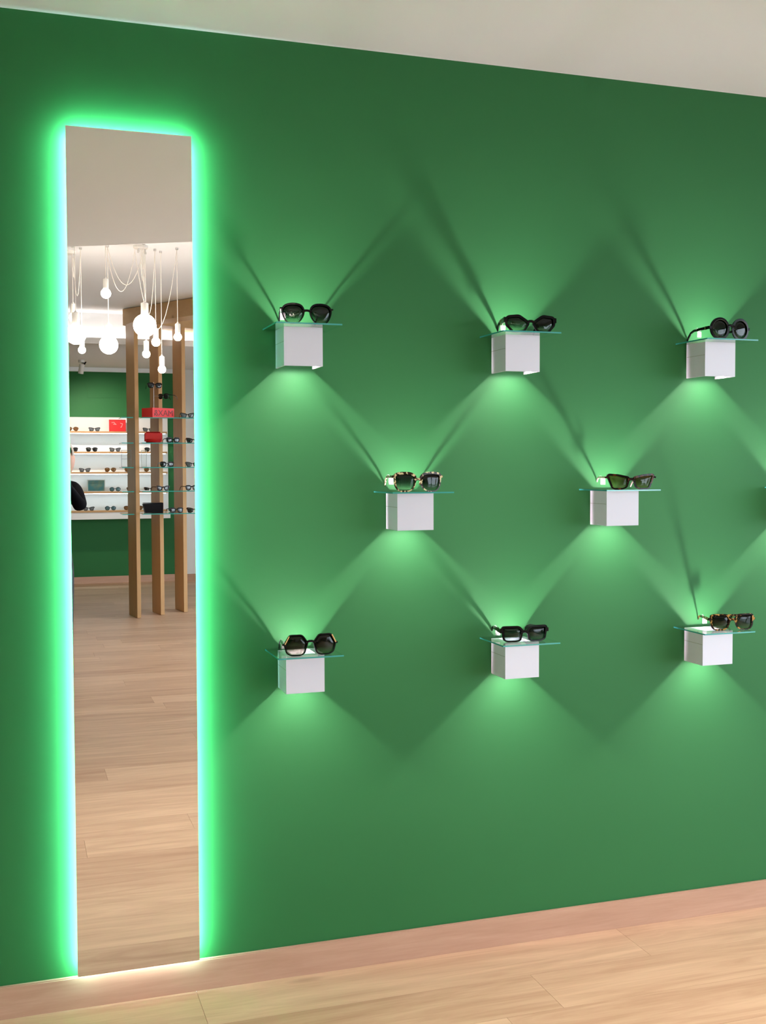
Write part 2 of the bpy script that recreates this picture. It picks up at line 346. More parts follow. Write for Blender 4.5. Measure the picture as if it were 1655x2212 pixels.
# ------------------------------------------------------------------ unseen lamps added in the low ceiling to brighten floor and ceiling
dl = None
for i, (x, lab) in enumerate(((-.9, 'recessed ceiling downlight left of the mirror, out of the picture'), (1.35, 'recessed ceiling downlight above the middle wall blocks, out of the picture'), (2.5, 'recessed ceiling downlight nearest the shopfront, out of the picture'))):
    if dl is None:
        dl = thing('downlight', lab, 'downlight', (x, -1.30, Z_LOW), 0, 'recessed downlights in the low ceiling')
        bm = bmesh.new(); lathe(bm, [(.040, -.002), (.045, -.006), (.056, -.004), (.056, -.0003), (.040, -.0003)], 20); link('trim_ring', bm, MT['white_plastic'], dl)
        bm = bmesh.new(); lathe(bm, [(0, -.0015), (.038, -.0015), (.038, -.0004), (0, -.0004)], 20); link('diffuser', bm, MT['bulb'], dl)
        ld = bpy.data.lights.new('downlight_beam', 'SPOT'); ld.energy = FILL_POWER; ld.color = (1.0, 0.93, 0.85); ld.spot_size = math.radians(84); ld.spot_blend = 1.0; ld.shadow_soft_size = .03
        lo = bpy.data.objects.new('downlight_beam', ld); COL.objects.link(lo); lo.parent = dl; lo.location = (0, 0, -.012)
    else:
        o = copy_tree(dl); o.location.x = x; o['label'] = lab
# ------------------------------------------------------------------ backlit mirror
MX0, MX1, MZ0, MZ1 = 0.1426, 0.4637, 0.0948, 2.3094
r = thing('backlit_mirror', 'tall frameless wall mirror with glowing mint light behind it', 'mirror', ((MX0 + MX1) / 2, 0, MZ0))
hw = (MX1 - MX0) / 2; mh = MZ1 - MZ0
bm = bmesh.new(); fs = box(bm, -hw, hw, -.035, -.030, 0, mh, 1); fs[2].material_index = 0
# the front face points to -y
for f in bm.faces:
    f.material_index = 0 if abs(f.calc_center_median().y + .035) < 1e-5 else 1
link('mirror_glass', bm, [MT['mirror'], MT['mirror_edge']], r)
IN = 0.030
link('back_frame', boxbm(-hw + IN, hw - IN, -.030, -.0005, IN, mh - IN), MT['backframe'], r)
A_, B_ = .012, .022                        # strips stuck to the back of the glass, shining at the wall
for k, a in enumerate(((-hw + A_, -hw + B_, A_, mh - A_), (hw - B_, hw - A_, A_, mh - A_), (-hw + B_, hw - B_, mh - B_, mh - A_), (-hw + B_, hw - B_, A_, B_))):
    bm = boxbm(a[0], a[1], -.0299, -.0280, a[2], a[3])
    for f in bm.faces: f.material_index = 0 if f.calc_center_median().y > -.0281 else 1      # only the side turned to the wall glows
    link('led_strip', bm, [MT['led_strip_dim' if k == 3 else 'led_strip'], MT['white_plastic']], r)

# ------------------------------------------------------------------ wall blocks with glass shelves
CX = [0.69304, 1.01145, 1.33825, 1.66454, 1.99784, 2.331]
RZ = [1.81009, 1.36191, 0.92672]
WB, HB, DB = 0.10693, 0.1038, 0.1075
GO, GW, GD, GT = 0.03408, 0.1786, 0.1683, 0.0042
BLOCK_POWER = 10.6
SIGN = 1.0
def make_block():
    r = thing('display_block', '', 'wall light')
    # light spills out above (through the glass) and below; local origin at the back, box left edge, top
    t = .004
    link('front_panel', boxbm(0, WB, -DB, -DB + t, -HB, 0), MT['block'], r)
    for xa in (0, WB - t): link('side_panel', boxbm(xa, xa + t, -DB + t, -.008, -HB, 0), MT['block'], r)
    link('back_panel', boxbm(t, WB - t, -.012, -.008, -.062, 0), MT['block'], r)
    bm = bmesh.new(); hx = .033
    for q in ((t, WB / 2 - hx, -DB + t, -.012), (WB / 2 + hx, WB - t, -DB + t, -.012), (WB / 2 - hx, WB / 2 + hx, -DB + t, -.092)): box(bm, *q, -.003, 0)
    bmesh.ops.remove_doubles(bm, verts=bm.verts, dist=1e-5)
    link('top_plate', bm, MT['block'], r)
    link('wall_bracket', boxbm(.025, WB - .025, -.008, -.0003, -.075, -.030), MT['bracket'], r)
    link('seam', boxbm(-.0004, .0002, -DB + .001, -.010, -.040, -.0386), MT['seam'], r)
    cx, cy, cz = WB / 2, -.066, -HB / 2
    bm = bmesh.new(); lathe(bm, [(0, -.006), (.011, -.006), (.011, .014), (0, .014)], 16, (cx, cy, cz))
    link('led_module', bm, MT['led'], r)
    link('led_holder', boxbm(.006, WB - .006, -.043, -.0405, cz - .026, cz + .010), MT['bracket'], r)
    link('holder_arm', boxbm(cx - .010, cx + .010, -.0404, -.0122, cz - .006, cz + .006), MT['bracket'], r)
    # shelf with tinted polished edge
    bm = bmesh.new()
    prism(bm, [(-GO, -.0004), (-GO + GW, -.0004), (-GO + GW, -GD), (-GO, -GD)], .0002, GT, 0, 1)
    link('glass_shelf', bm, [MT['glass'], MT['glass_edge']], r)
    for s in (-1, 1):
        ld = bpy.data.lights.new('block_led', 'SPOT'); ld.energy = BLOCK_POWER; ld.color = (1.0, 0.68, 0.78)
        ld.spot_size = math.radians(150); ld.spot_blend = 1.0; ld.shadow_soft_size = .004
        ld.use_nodes = True; ln_ = ld.node_tree        # wall-washer optic: the beam carries further down the wall
        em = [n for n in ln_.nodes if n.type == 'EMISSION'][0]; ge = ln_.nodes.new('ShaderNodeNewGeometry'); sx = ln_.nodes.new('ShaderNodeSeparateXYZ')
        dn = ln_.nodes.new('ShaderNodeMath'); dn.operation = 'MULTIPLY'; dn.inputs[1].default_value = SIGN     # share of the ray heading into the wall
        ln_.links.new(ge.outputs['Incoming'], sx.inputs[0]); ln_.links.new(sx.outputs['Y'], dn.inputs[0])
        mx_ = ln_.nodes.new('ShaderNodeMath'); mx_.operation = 'MAXIMUM'; mx_.inputs[1].default_value = .11; ln_.links.new(dn.outputs[0], mx_.inputs[0])
        iv = ln_.nodes.new('ShaderNodeMath'); iv.operation = 'DIVIDE'; iv.inputs[0].default_value = .30; ln_.links.new(mx_.outputs[0], iv.inputs[1])
        mr_ = ln_.nodes.new('ShaderNodeMapRange'); mr_.interpolation_type = 'SMOOTHSTEP'; mr_.inputs['From Min'].default_value = .06; mr_.inputs['From Max'].default_value = .15; mr_.inputs['To Min'].default_value = .04
        ln_.links.new(dn.outputs[0], mr_.inputs['Value'])
        pr_ = ln_.nodes.new('ShaderNodeMath'); pr_.operation = 'MULTIPLY'; ln_.links.new(iv.outputs[0], pr_.inputs[0]); ln_.links.new(mr_.outputs[0], pr_.inputs[1])
        ln_.links.new(pr_.outputs[0], em.inputs['Strength'])
        o = bpy.data.objects.new('block_led', ld); COL.objects.link(o); o.parent = r
        o.location = (cx, cy, -.035 if s > 0 else cz - .008); o.rotation_euler = (PI if s > 0 else 0, 0, 0)
    return r
blk = make_block()
places = [(0, 0, 'white wall light block of the top row under round black sunglasses'), (2, 0, 'white wall light block of the top row under faceted black sunglasses'),
          (4, 0, 'white wall light block of the top row under circular black sunglasses'), (1, 1, 'white wall light block of the middle row under pale tortoise sunglasses'),
          (3, 1, 'white wall light block of the middle row under dark cat-eye sunglasses'), (5, 1, 'wall light block cut off by the right picture edge, middle row'),
          (0, 2, 'white wall light block of the bottom row under hexagonal sunglasses'), (2, 2, 'white wall light block of the bottom row under black rectangular sunglasses'),
          (4, 2, 'white wall light block of the bottom row under amber tortoise sunglasses')]
for i, (c, rw, lab) in enumerate(places):
    o = blk if i == 0 else copy_tree(blk)
    o.location = (CX[c], 0, RZ[rw]); tag(o, lab, 'wall light', 'white blocks with glass shelves on the green wall')

# ------------------------------------------------------------------ sunglasses
def catmull(pts, n):
    out = []; m = len(pts)
    for i in range(m):
        p0, p1, p2, p3 = [Vector(pts[(i + k - 1) % m]) for k in range(4)]
        for j in range(n):
            t = j / n
            out.append(.5 * ((2 * p1) + (-p0 + p2) * t + (2 * p0 - 5 * p1 + 4 * p2 - p3) * t * t + (-p0 + 3 * p1 - 3 * p2 + p3) * t ** 3))
    return out
def rounded(pts, rad, n=5):
    """polygon with rounded corners (unit coordinates)"""
    out = []; m = len(pts)
    for i in range(m):
        a, b, c = Vector(pts[i - 1]), Vector(pts[i]), Vector(pts[(i + 1) % m])
        d1 = min(rad, (a - b).length * .45); d2 = min(rad, (c - b).length * .45)
        p, q = b + (a - b).normalized() * d1, b + (c - b).normalized() * d2
        for k in range(n + 1):
            t = k / n; out.append(p * (1 - t) ** 2 + b * 2 * t * (1 - t) + q * t * t)
    return out
# right lens outline, x outwards, z up, unit box -0.5..0.5 (first point near the nose, counter-clockwise)
SH = {
 'pantos': catmull([(-.47, .18), (-.42, -.12), (-.22, -.42), (.06, -.5), (.32, -.37), (.47, -.05), (.5, .20), (.38, .41), (.04, .5), (-.32, .43)], 4),
 'round': [Vector((.5 * math.cos(a), .5 * math.sin(a))) for a in [2 * PI * k / 40 + PI for k in range(40)]],
 'hexcat': rounded([(-.5, .05), (-.30, -.42), (.20, -.5), (.5, -.02), (.48, .42), (-.05, .5)], .10),
 'square': rounded([(-.5, .30), (-.40, -.30), (-.20, -.5), (.28, -.5), (.44, -.25), (.5, .42), (.25, .5), (-.25, .5)], .14),
 'cat': rounded([(-.5, .26), (-.38, -.40), (-.22, -.5), (.24, -.5), (.5, .5), (0, .44)], .10),
 'hexagon': rounded([(-.5, .12), (-.36, -.40), (-.20, -.5), (.22, -.5), (.40, -.38), (.5, .05), (.28, .5), (-.26, .5)], .09),
 'rect': rounded([(-.5, .28), (-.40, -.44), (-.25, -.5), (.25, -.5), (.40, -.40), (.5, .5), (-.34, .5)], .08),
 'navigator': rounded([(-.5, .20), (-.38, -.32), (-.20, -.5), (.30, -.5), (.44, -.30), (.5, .46), (.40, .5), (-.36, .5)], .12),
}
def ring_offset(pts, dx0, dtop, dbot):
    n = len(pts); out = []
    area = sum(pts[i].x * pts[(i + 1) % n].y - pts[(i + 1) % n].x * pts[i].y for i in range(n))
    sg = 1 if area > 0 else -1
    for i in range(n):
        t = (pts[(i + 1) % n] - pts[i - 1]).normalized(); nr = Vector((t.y, -t.x)) * sg
        d = dx0 + (dtop - dx0) * max(0, nr.y) + (dbot - dx0) * max(0, -nr.y)
        out.append(pts[i] + nr * d)
    return out
def make_glasses(name, shape, lw, lh, gap, rim, rtop, rbot, mf, mt, ml, th=.008, extra=None, tagged=True, coarse=False, temple_z=.72):
    """local frame: facing -y, x across, z up, resting on z=0; returns the root Empty"""
    r = thing(name, '', 'sunglasses')
    unit = SH[shape]
    if coarse: unit = unit[::2]
    inner = [Vector((p.x * lw, p.y * lh)) for p in unit]
    outer = ring_offset(inner, rim, rtop, rbot)
    zc = -min(p.y for p in outer)
    hwid = max(p.x for p in outer); nmin = -min(p.x for p in outer)
    xc = gap / 2 + nmin
    wrap = lambda x: .9 * x * x
    D = .0045
    bm = bmesh.new()
    for s in (1, -1):
        def P(p, dy): x = s * (xc + p.x); return bm.verts.new((x, wrap(x) + dy, zc + p.y))
        n = len(inner)
        A = [P(p, 0) for p in inner]; B = [P(p, 0) for p in outer]; A2 = [P(p, D) for p in inner]; B2 = [P(p, D) for p in outer]
        for i in range(n):
            k = (i + 1) % n
            for q in ((A[i], A[k], B[k], B[i]), (B[i], B[k], B2[k], B2[i]), (B2[i], B2[k], A2[k], A2[i]), (A2[i], A2[k], A[k], A[i])): bm.faces.new(q)
    # bridge, end pieces
    top_nose = max(p.y for p in outer if p.x < -nmin * .55)
    zb = zc + lh * .17
    bz = extra.get('bridge_z', zb) if extra else zb
    bh = max(.0035, rim * .9)
    ex = nmin * .22
    tube(bm, [(-gap / 2 - ex, D * .45, bz - .002), (-gap / 4, D * .45, bz + .0015), (gap / 4, D * .45, bz + .0015), (gap / 2 + ex, D * .45, bz - .002)], bh / 2 + .0015, 8)
    if extra and 'topbar' in extra:
        zt = zc + lh * .5 + rtop * .3
        tube(bm, [(-gap / 2 - nmin * .7, D * .45, zt - .0015), (0, D * .45, zt), (gap / 2 + nmin * .7, D * .45, zt - .0015)], .0024, 8)
    xh = xc + hwid; zh = zc + lh * (temple_z - .5)
    xh_ = xc + max(p.x for p in outer if abs(p.y - lh * (temple_z - .5)) < lh * .2)
    for s in (1, -1):
        yb = wrap(xh_)
        box(bm, *sorted((s * (xh_ - .004), s * (xh_ + .004))), yb - .0005, yb + D + .002, zh - th * .42, zh + th * .42)
    link('frame', bm, mf, r)
    # lenses
    for s in (1, -1):
        bm = bmesh.new(); n = len(inner); rings = []
        for dy in (.0012, .0030):
            rg = []
            for kk in (1.0, .6):
                rg.append([bm.verts.new((s * (xc + p.x * kk), wrap(xc + p.x * kk) + dy - (.0014 * (1 - kk * kk)), zc + p.y * kk)) for p in [q * 1.01 for q in inner]])
            ctr = bm.verts.new((s * xc, wrap(xc) + dy - .0014, zc))
            for i in range(n):
                k = (i + 1) % n
                bm.faces.new((rg[0][i], rg[0][k], rg[1][k], rg[1][i])); bm.faces.new((rg[1][i], rg[1][k], ctr))
            rings.append(rg[0])
        for i in range(n):
            k = (i + 1) % n; bm.faces.new((rings[0][i], rings[0][k], rings[1][k], rings[1][i]))
        link('lens', bm, ml, r, smooth=True)
    # temples
    yb = wrap(xh_) + D
    for s in (1, -1):
        bm = bmesh.new(); conv = math.tan(math.radians(9)); L = [0, .012, .05, .088, .104, .118, .131]
        zp = [zh, zh, zh, zh - .001, zh - .006, zh * .5, .0035]
        hh = [th, th, th * .85, th * .7, th * .65, th * .6, .0045]
        rgs = []
        for i, l in enumerate(L):
            x = s * (xh_ + .0012 - l * conv); yy = yb + l
            t = Vector((0, L[min(i + 1, 6)] - L[max(i - 1, 0)], zp[min(i + 1, 6)] - zp[max(i - 1, 0)])).normalized()
            nz = Vector((0, -t.z, t.y)) * hh[i] / 2
            q = Vector((x, yy, zp[i])); tx = Vector((.0016, 0, 0))
            if i == 6: nz = Vector((0, hh[i] / 2 * .6, 0)); q.z = .0002
            rgs.append([bm.verts.new(q + a) for a in (-tx - nz, tx - nz, tx + nz, -tx + nz)])
        for a, b in zip(rgs, rgs[1:]):
            for k in range(4): bm.faces.new((a[k], a[(k + 1) % 4], b[(k + 1) % 4], b[k]))
        bm.faces.new(rgs[0]); bm.faces.new(rgs[-1][::-1])
        t_ = link('temple', bm, mt, r)
        if extra and 'band' in extra:
            for lb in extra['band']:
                xx = s * (xh_ + .0012 - lb * conv)
                b = bmesh.new(); box(b, xx - .0021, xx + .0021, yb + lb, yb + lb + .0022, zh - th * .52, zh + th * .52)
                link('gold_band', b, MT['gold'], t_)
        if tagged and s < 0:
            b = bmesh.new(); lt = .060; xx = -(xh_ + .0012 - lt * conv) - .003
            box(b, xx + .0055, xx + .0195, yb + lt + .0076, yb + lt + .0084, max(.001, zh - .022), zh - th * .5 - .0005)
            tube(b, [(xx + .0125, yb + lt + .008, zh - th * .5 - .0015), (xx + .006, yb + lt + .008, zh + th * .5 + .001), (xx + .001, yb + lt + .008, zh + th * .5 + .001), (xx + .0005, yb + lt + .008, zh)], .0005, 4)
            link('price_tag', b, MT['tag'], t_)
    if extra and 'corner' in extra:
        for s in (1, -1):
            b = bmesh.new(); p0, p1 = extra['corner']
            tube(b, [(s * (xc + p0[0] * lw), wrap(xc + p0[0] * lw) - .0004, zc + p0[1] * lh), (s * (xc + p1[0] * lw), wrap(xc + p1[0] * lw) - .0004, zc + p1[1] * lh)], .0021, 6)
            link('gold_corner', b, MT['gold'], r)
    if extra and 'ringlet' in extra:
        for s in (1, -1):
            b = bmesh.new(); pts = [(s * (xc + p.x * .99), wrap(xc + p.x) - .0004, zc + p.y * .99) for p in inner]
            tube(b, pts + pts[:1], .0006, 5, caps=False); link('inner_rim', b, MT['dark_steel'], r)
    return r
def put(r, label, x, y, z, yawdeg, group):
    r.location = (x, y, z); r.rotation_euler = (0, 0, math.radians(yawdeg)); tag(r, label, 'sunglasses', group); return r
GRP = 'sunglasses on the green wall'
zt = lambda row: RZ[row] + GT
put(make_glasses('sunglasses', 'pantos', .056, .049, .013, .0035, .0050, .0030, MT['black'], MT['black'], MT['lens_green'], .0045, {'band': [.002]}, temple_z=.80),
    'round black sunglasses with green-grey lenses on the top row, left', .752, -.128, zt(0), -2, GRP)
put(make_glasses('sunglasses', 'hexcat', .060, .040, .010, .0060, .0070, .0055, MT['black'], MT['black'], MT['lens_green'], .0160, {'band': [.056]}, temple_z=.80),
    'faceted black sunglasses with thick temples on the top row, middle', 1.408, -.128, zt(0), -5, GRP)
put(make_glasses('sunglasses', 'round', .055, .054, .010, .0068, .0068, .0068, MT['black'], MT['black'], MT['lens_grey'], .0095, {'ringlet': 1, 'band': [.02]}, temple_z=.55),
    'black sunglasses with circular frames on the top row, right', 2.074, -.128, zt(0), 6, GRP)
put(make_glasses('sunglasses', 'square', .058, .045, .010, .0045, .0070, .0030, MT['tort_pale'], MT['tort_pale'], MT['lens_green'], .0075, temple_z=.86),
    'pale blonde tortoiseshell sunglasses on the middle row', 1.066, -.128, zt(1), 1, GRP)
put(make_glasses('sunglasses', 'cat', .061, .037, .009, .0060, .0060, .0040, MT['darkbrown'], MT['nude'], MT['lens_olive'], .0060, temple_z=.85),
    'dark havana cat-eye sunglasses with nude temples on the middle row', 1.735, -.128, zt(1), -7, GRP)
put(make_glasses('sunglasses', 'hexagon', .060, .051, .015, .0032, .0035, .0030, MT['black'], MT['black'], MT['lens_brown'], .0060, {'corner': ((.52, .08), (.33, .50))}, temple_z=.56),
    'black hexagonal sunglasses with gold corners and brown lenses on the bottom row', .752, -.146, zt(2), 1, GRP)
put(make_glasses('sunglasses', 'rect', .055, .036, .011, .0060, .0065, .0040, MT['black'], MT['black'], MT['lens_grey'], .0125, {'band': [.004, .03]}, temple_z=.78),
    'chunky black rectangular sunglasses with gold bands on the bottom row', 1.394, -.122, zt(2), -2, GRP)
put(make_glasses('sunglasses', 'navigator', .056, .042, .013, .0055, .0045, .0035, MT['tort_amber'], MT['tort_amber'], MT['lens_brown'], .0090, {'topbar': 1}, temple_z=.72),
    'amber tortoiseshell double-bridge sunglasses on the bottom row, right', 2.090, -.128, zt(2), -8, GRP)

# ------------------------------------------------------------------ oak display stand seen in the mirror
st = thing('display_stand', 'tall oak display stand of three boards with glass shelves in the mirror', 'display stand', (1.35, -8.0, 0))
def local(x, y, z=0): return (x - 1.35, y + 8.0, z)
ang = math.radians(-10)
BL, BT = .285, .036
boards = [(1.105, -7.832), (1.345, -7.985), (1.588, -8.125)]
dirv = Vector((-.174, -.985)); prp = Vector((.985, -.174))
for i, (bx_, by_) in enumerate(boards):
    p0 = Vector((bx_, by_)); q = [p0, p0 + prp * BT, p0 + prp * BT + dirv * BL, p0 + dirv * BL]
    bm = bmesh.new(); prism(bm, [(v.x - 1.35, v.y + 8.0) for v in q], .004, 2.80 if i else 2.80)
    link('board', bm, MT['oak'], st)
bm = bmesh.new(); d = Vector((.50, .866)); n_ = Vector((.866, -.5)); p0 = Vector((1.035, -8.17)); ln = 1.9
q = [p0, p0 + d * ln, p0 + d * ln + n_ * .20, p0 + n_ * .20 - d * 0.1]
prism(bm, [(v.x - 1.35, v.y + 8.0) for v in q], 2.80, 2.955); link('top_beam', bm, MT['oak_x'], st)
bm = bmesh.new(); p0 = Vector((1.02, -8.02)); d2 = (Vector((1.588, -8.36)) - p0).normalized(); n2 = Vector((-d2.y, d2.x))
q = [p0 - n2 * .12 + d2 * .15, p0 + d2 * .95 - n2 * .12, p0 + d2 * .95 + n2 * .16, p0 + d2 * .28 + n2 * .16]
prism(bm, [(v.x - 1.35, v.y + 8.0) for v in q], 2.801, 2.95); link('cross_beam', bm, MT['oak_x'], st)
LV = [1.897, 1.661, 1.433, 1.210, 0.999]
for z in LV:
    for xa, xb in ((.966, 1.072), (1.150, 2.02)):
        bm = bmesh.new(); prism(bm, [(xa - 1.35, .04), (xb - 1.35, .04), (xb - 1.35, .33), (xa - 1.35, .33)] if xa < 1 else
                                [(xa - 1.35, .03), (xb - 1.35, .03), (xb - 1.35, .33), (xa - 1.35, .33)], z - .008, z, 0, 1)
        link('glass_shelf', bm, [MT['glass'], MT['glass_edge']], st)
SY = -7.82
# coral box with lettering
r = thing('box', 'coral red box with dark lettering on the highest glass shelf', 'box', (1.335, SY - .01, LV[0] + .0003), math.radians(-28))
bm = bmesh.new(); box(bm, -.122, .122, -.115, .06, 0, .092); link('carton', bm, MT['red_bright'], r)
cu = bpy.data.curves.new('lettering', 'FONT'); cu.body = 'MAX&'; cu.size = .080; cu.align_x = 'LEFT'; cu.extrude = .0006
to = bpy.data.objects.new('lettering_tmp', cu); COL.objects.link(to)
dg = bpy.context.evaluated_depsgraph_get(); tm = bpy.data.meshes.new_from_object(to.evaluated_get(dg)); bpy.data.objects.remove(to)
tm.materials.clear(); tm.materials.append(MT['red_dark'])
lo = bpy.data.objects.new('lettering', tm); COL.objects.link(lo); lo.parent = r; lo.location = (.112, .0608, .018); lo.rotation_euler = (PI / 2, 0, PI)
# stand with two frames above the box
r = thing('eyewear_rod', 'thin steel rod holding two sunglasses above the coral box', 'stand', (1.283, SY - .02, LV[0] + .0926))
bm = bmesh.new(); lathe(bm, [(.022, 0), (.022, .004), (.002, .005), (.002, .245), (0, .246)], 12); link('rod', bm, MT['steel'], r)
bm = bmesh.new(); tube(bm, [(-.05, .02, .215), (-.02, .012, .215), (0, .001, .215), (.02, .012, .215), (.05, .02, .215)], .002, 6); link('arm', bm, MT['steel'], r)
bm = bmesh.new(); tube(bm, [(0, 0, .115), (.02, .02, .115), (.07, .02, .115), (.12, .02, .115)], .002, 6); link('arm', bm, MT['steel'], r)

# far sunglasses: a few kinds, copied
kinds = {
 'dark': make_glasses('sunglasses', 'square', .054, .042, .014, .004, .006, .004, MT['black'], MT['black'], MT['far_dark'], .008, tagged=False, coarse=True, temple_z=.82),
 'grey': make_glasses('sunglasses', 'cat', .056, .042, .012, .004, .005, .003, MT['black'], MT['black'], MT['far_grey'], .006, tagged=False, coarse=True, temple_z=.82),
 'brown': make_glasses('sunglasses', 'pantos', .054, .045, .014, .004, .005, .003, MT['tort_amber'], MT['tort_amber'], MT['far_brown'], .006, tagged=False, coarse=True, temple_z=.78),
 'teal': make_glasses('sunglasses', 'round', .051, .047, .016, .003, .004, .003, MT['black'], MT['black'], MT['far_teal'], .005, tagged=False, coarse=True, temple_z=.70),
 'havana': make_glasses('sunglasses', 'cat', .056, .040, .012, .006, .006, .004, MT['darkbrown'], MT['darkbrown'], MT['far_dark'], .007, tagged=False, coarse=True, temple_z=.82)}
used = set()
def far_glasses(kind, x, y, z, yawd, label, group):
    o = kinds[kind] if kind not in used else copy_tree(kinds[kind])
    used.add(kind)
    return put(o, label, x, y, z + .0003, 180 + yawd, group)
G2 = 'sunglasses on the oak display stand'
far_glasses('dark', 1.283, SY + .07, LV[0] + .276, -8, 'upper black sunglasses on the rod above the coral box', G2)
far_glasses('dark', 1.360, SY + .05, LV[0] + .176, 55, 'lower black sunglasses turned sideways above the coral box', G2)
far_glasses('grey', 1.586, SY + .06, LV[0], -4, 'dark blue-black sunglasses on the highest glass shelf beside the coral box', G2)
far_glasses('dark', 1.445, SY + .09, LV[1], -16, 'black sunglasses next to the red pouch on the second glass shelf', G2)
far_glasses('havana', 1.640, SY + .06, LV[1], -4, 'reddish dark sunglasses at the mirror edge on the second glass shelf', G2)
far_glasses('dark', 1.390, SY + .06, LV[2], -12, 'black sunglasses beside the clear frame on the third glass shelf', G2)
far_glasses('grey', 1.630, SY + .06, LV[2], 2, 'grey lens sunglasses at the mirror edge on the third glass shelf', G2)
far_glasses('havana', 1.352, SY + .06, LV[3], -25, 'dark sunglasses in front of the middle board on the fourth glass shelf', G2)
far_glasses('dark', 1.622, SY + .06, LV[3], -25, 'dark sunglasses at the mirror edge on the fourth glass shelf', G2)
far_glasses('dark', 1.470, SY + .09, LV[4], -16, 'black sunglasses beside the black case on the lowest glass shelf', G2)
far_glasses('havana', 1.640, SY + .06, LV[4], 6, 'dark sunglasses at the mirror edge on the lowest glass shelf', G2)
# red pouch
bm = bmesh.new(); box(bm, -.082, .082, -.035, .035, 0, .108)
bmesh.ops.bevel(bm, geom=bm.edges[:], offset=.016, segments=3, affect='EDGES')
r = thing('pouch', 'red leather spectacle pouch on the second glass shelf', 'pouch', (1.280, SY - .08, LV[1] + .0003))
link('pouch_body', bm, MT['red_leather'], r, smooth=True)
link('flap', boxbm(-.080, .080, .034, .0385, .040, .096, bevel=.0015), MT['red_leather'], r)
# clear frame
r = thing('acrylic_display', 'clear acrylic display sheet right of the front oak board', 'frame', (1.197, SY - .05, LV[2] + .0003))
link('acrylic_sheet', boxbm(-.030, .012, -.003, .003, .004, .155), MT['acrylic'], r)
bm = bmesh.new()
for a in ((-.034, -.030, -.004, .004, 0, .160), (.012, .016, -.004, .004, 0, .160), (-.030, .012, -.004, .004, 0, .004), (-.030, .012, -.004, .004, .155, .160)): box(bm, *a)
link('frame_rim', bm, MT['steel'], r)
r = thing('acrylic_display', 'clear acrylic display sheet left of the front oak board', 'frame', (1.020, SY - .02, LV[2] + .0003))
link('acrylic_sheet', boxbm(-.042, .042, -.003, .003, .004, .158), MT['acrylic'], r)
bm = bmesh.new()
for a in ((-.045, -.042, -.004, .004, 0, .162), (.042, .045, -.004, .004, 0, .162), (-.042, .042, -.004, .004, 0, .004), (-.042, .042, -.004, .004, .158, .162), (-.042, .042, -.003, .003, .075, .078)): box(bm, *a)
link('frame_rim', bm, MT['alu'], r)
# black case
bm = bmesh.new(); a = [(-.078, -.05), (.088, -.05), (.088, .05), (-.078, .05)]; b_ = [(-.096, -.06), (.090, -.06), (.090, .06), (-.096, .06)]
va = [bm.verts.new((x, y, 0)) for x, y in a]; vb = [bm.verts.new((x, y, .084 + (x > 0) * .006)) for x, y in b_]
bm.faces.new(va[::-1]); bm.faces.new(vb)
for i in range(4): bm.faces.new((va[i], va[(i + 1) % 4], vb[(i + 1) % 4], vb[i]))
r = thing('case', 'black tapered box on the lowest glass shelf of the stand', 'box', (1.270, SY - .07, LV[4] + .0003))
link('case_body', bm, MT['black_card'], r)
link('case_lid', boxbm(-.094, .088, -.058, .058, .0905, .0945), MT['black_card'], r)

# ------------------------------------------------------------------ lit shelves on the back wall
UX0, UX1, UZ0, UZ1, UD = -0.9, 1.853, 0.80, 2.045, 0.20
u = thing('wall_shelves', 'white backlit wall shelving with oak shelves in the mirror', 'shelves', (0.5, ROOM_Y, UZ0))
link('back_panel', boxbm(UX0 - .5, UX1 - .5, .0005, .02, 0, UZ1 - UZ0), MT['white_wall'], u)
SHZ = [1.868, 1.622, 1.374, 1.136, 0.905]
for i, z in enumerate(SHZ):
    bm = bmesh.new(); box(bm, UX0 - .5, UX1 - .53, .0202, UD, z - UZ0 - .022, z - UZ0); s = link('shelf', bm, MT['oak_x'], u)
    if i < 4: link('led_strip', boxbm(UX0 - .49, UX1 - .55, .165, .185, z - UZ0 - .029, z - UZ0 - .0222), MT['shelf_led'], s)
link('lower_panel', boxbm(UX0 - .5, UX1 - .5, .0202, UD - .005, 0, SHZ[4] - UZ0 - .0222), MT['white_wall'], u)
BY = ROOM_Y + .16
G3 = 'sunglasses on the lit wall shelves'
FG = [('brown', .70, 0, 'amber sunglasses at the left end of the highest lit shelf'), ('grey', .955, 0, 'grey sunglasses left of the red sign, highest lit shelf'), ('grey', 1.60, 0, 'grey sunglasses right of the front board, highest lit shelf'),
      ('dark', .69, 1, 'dark sunglasses at the left end of the second lit shelf'), ('dark', .92, 1, 'black cat-eye like sunglasses on the second lit shelf'), ('grey', 1.197, 1, 'grey sunglasses beside the clear frame, second lit shelf'), ('dark', 1.62, 1, 'dark sunglasses beside the middle board, second lit shelf'),
      ('grey', .835, 2, 'grey sunglasses by the person, third lit shelf'), ('brown', 1.138, 2, 'amber sunglasses on the third lit shelf'), ('brown', 1.375, 2, 'amber sunglasses half behind the front board, third lit shelf'), ('brown', 1.61, 2, 'amber sunglasses beside the middle board, third lit shelf'),
      ('teal', 1.19, 3, 'teal lens round sunglasses right of the picture, fourth lit shelf'), ('havana', 1.40, 3, 'dark sunglasses half behind the front board, fourth lit shelf'), ('havana', 1.61, 3, 'dark sunglasses beside the middle board, fourth lit shelf'),
      ('grey', .875, 4, 'grey-brown sunglasses by the person, lowest lit shelf'), ('teal', 1.133, 4, 'blue lens sunglasses on the lowest lit shelf'), ('brown', 1.36, 4, 'amber sunglasses half behind the front board, lowest lit shelf'), ('brown', 1.53, 4, 'amber sunglasses between two boards, lowest lit shelf')]
for k, x, i, lab in FG: far_glasses(k, x, BY, SHZ[i], 0, lab, G3)
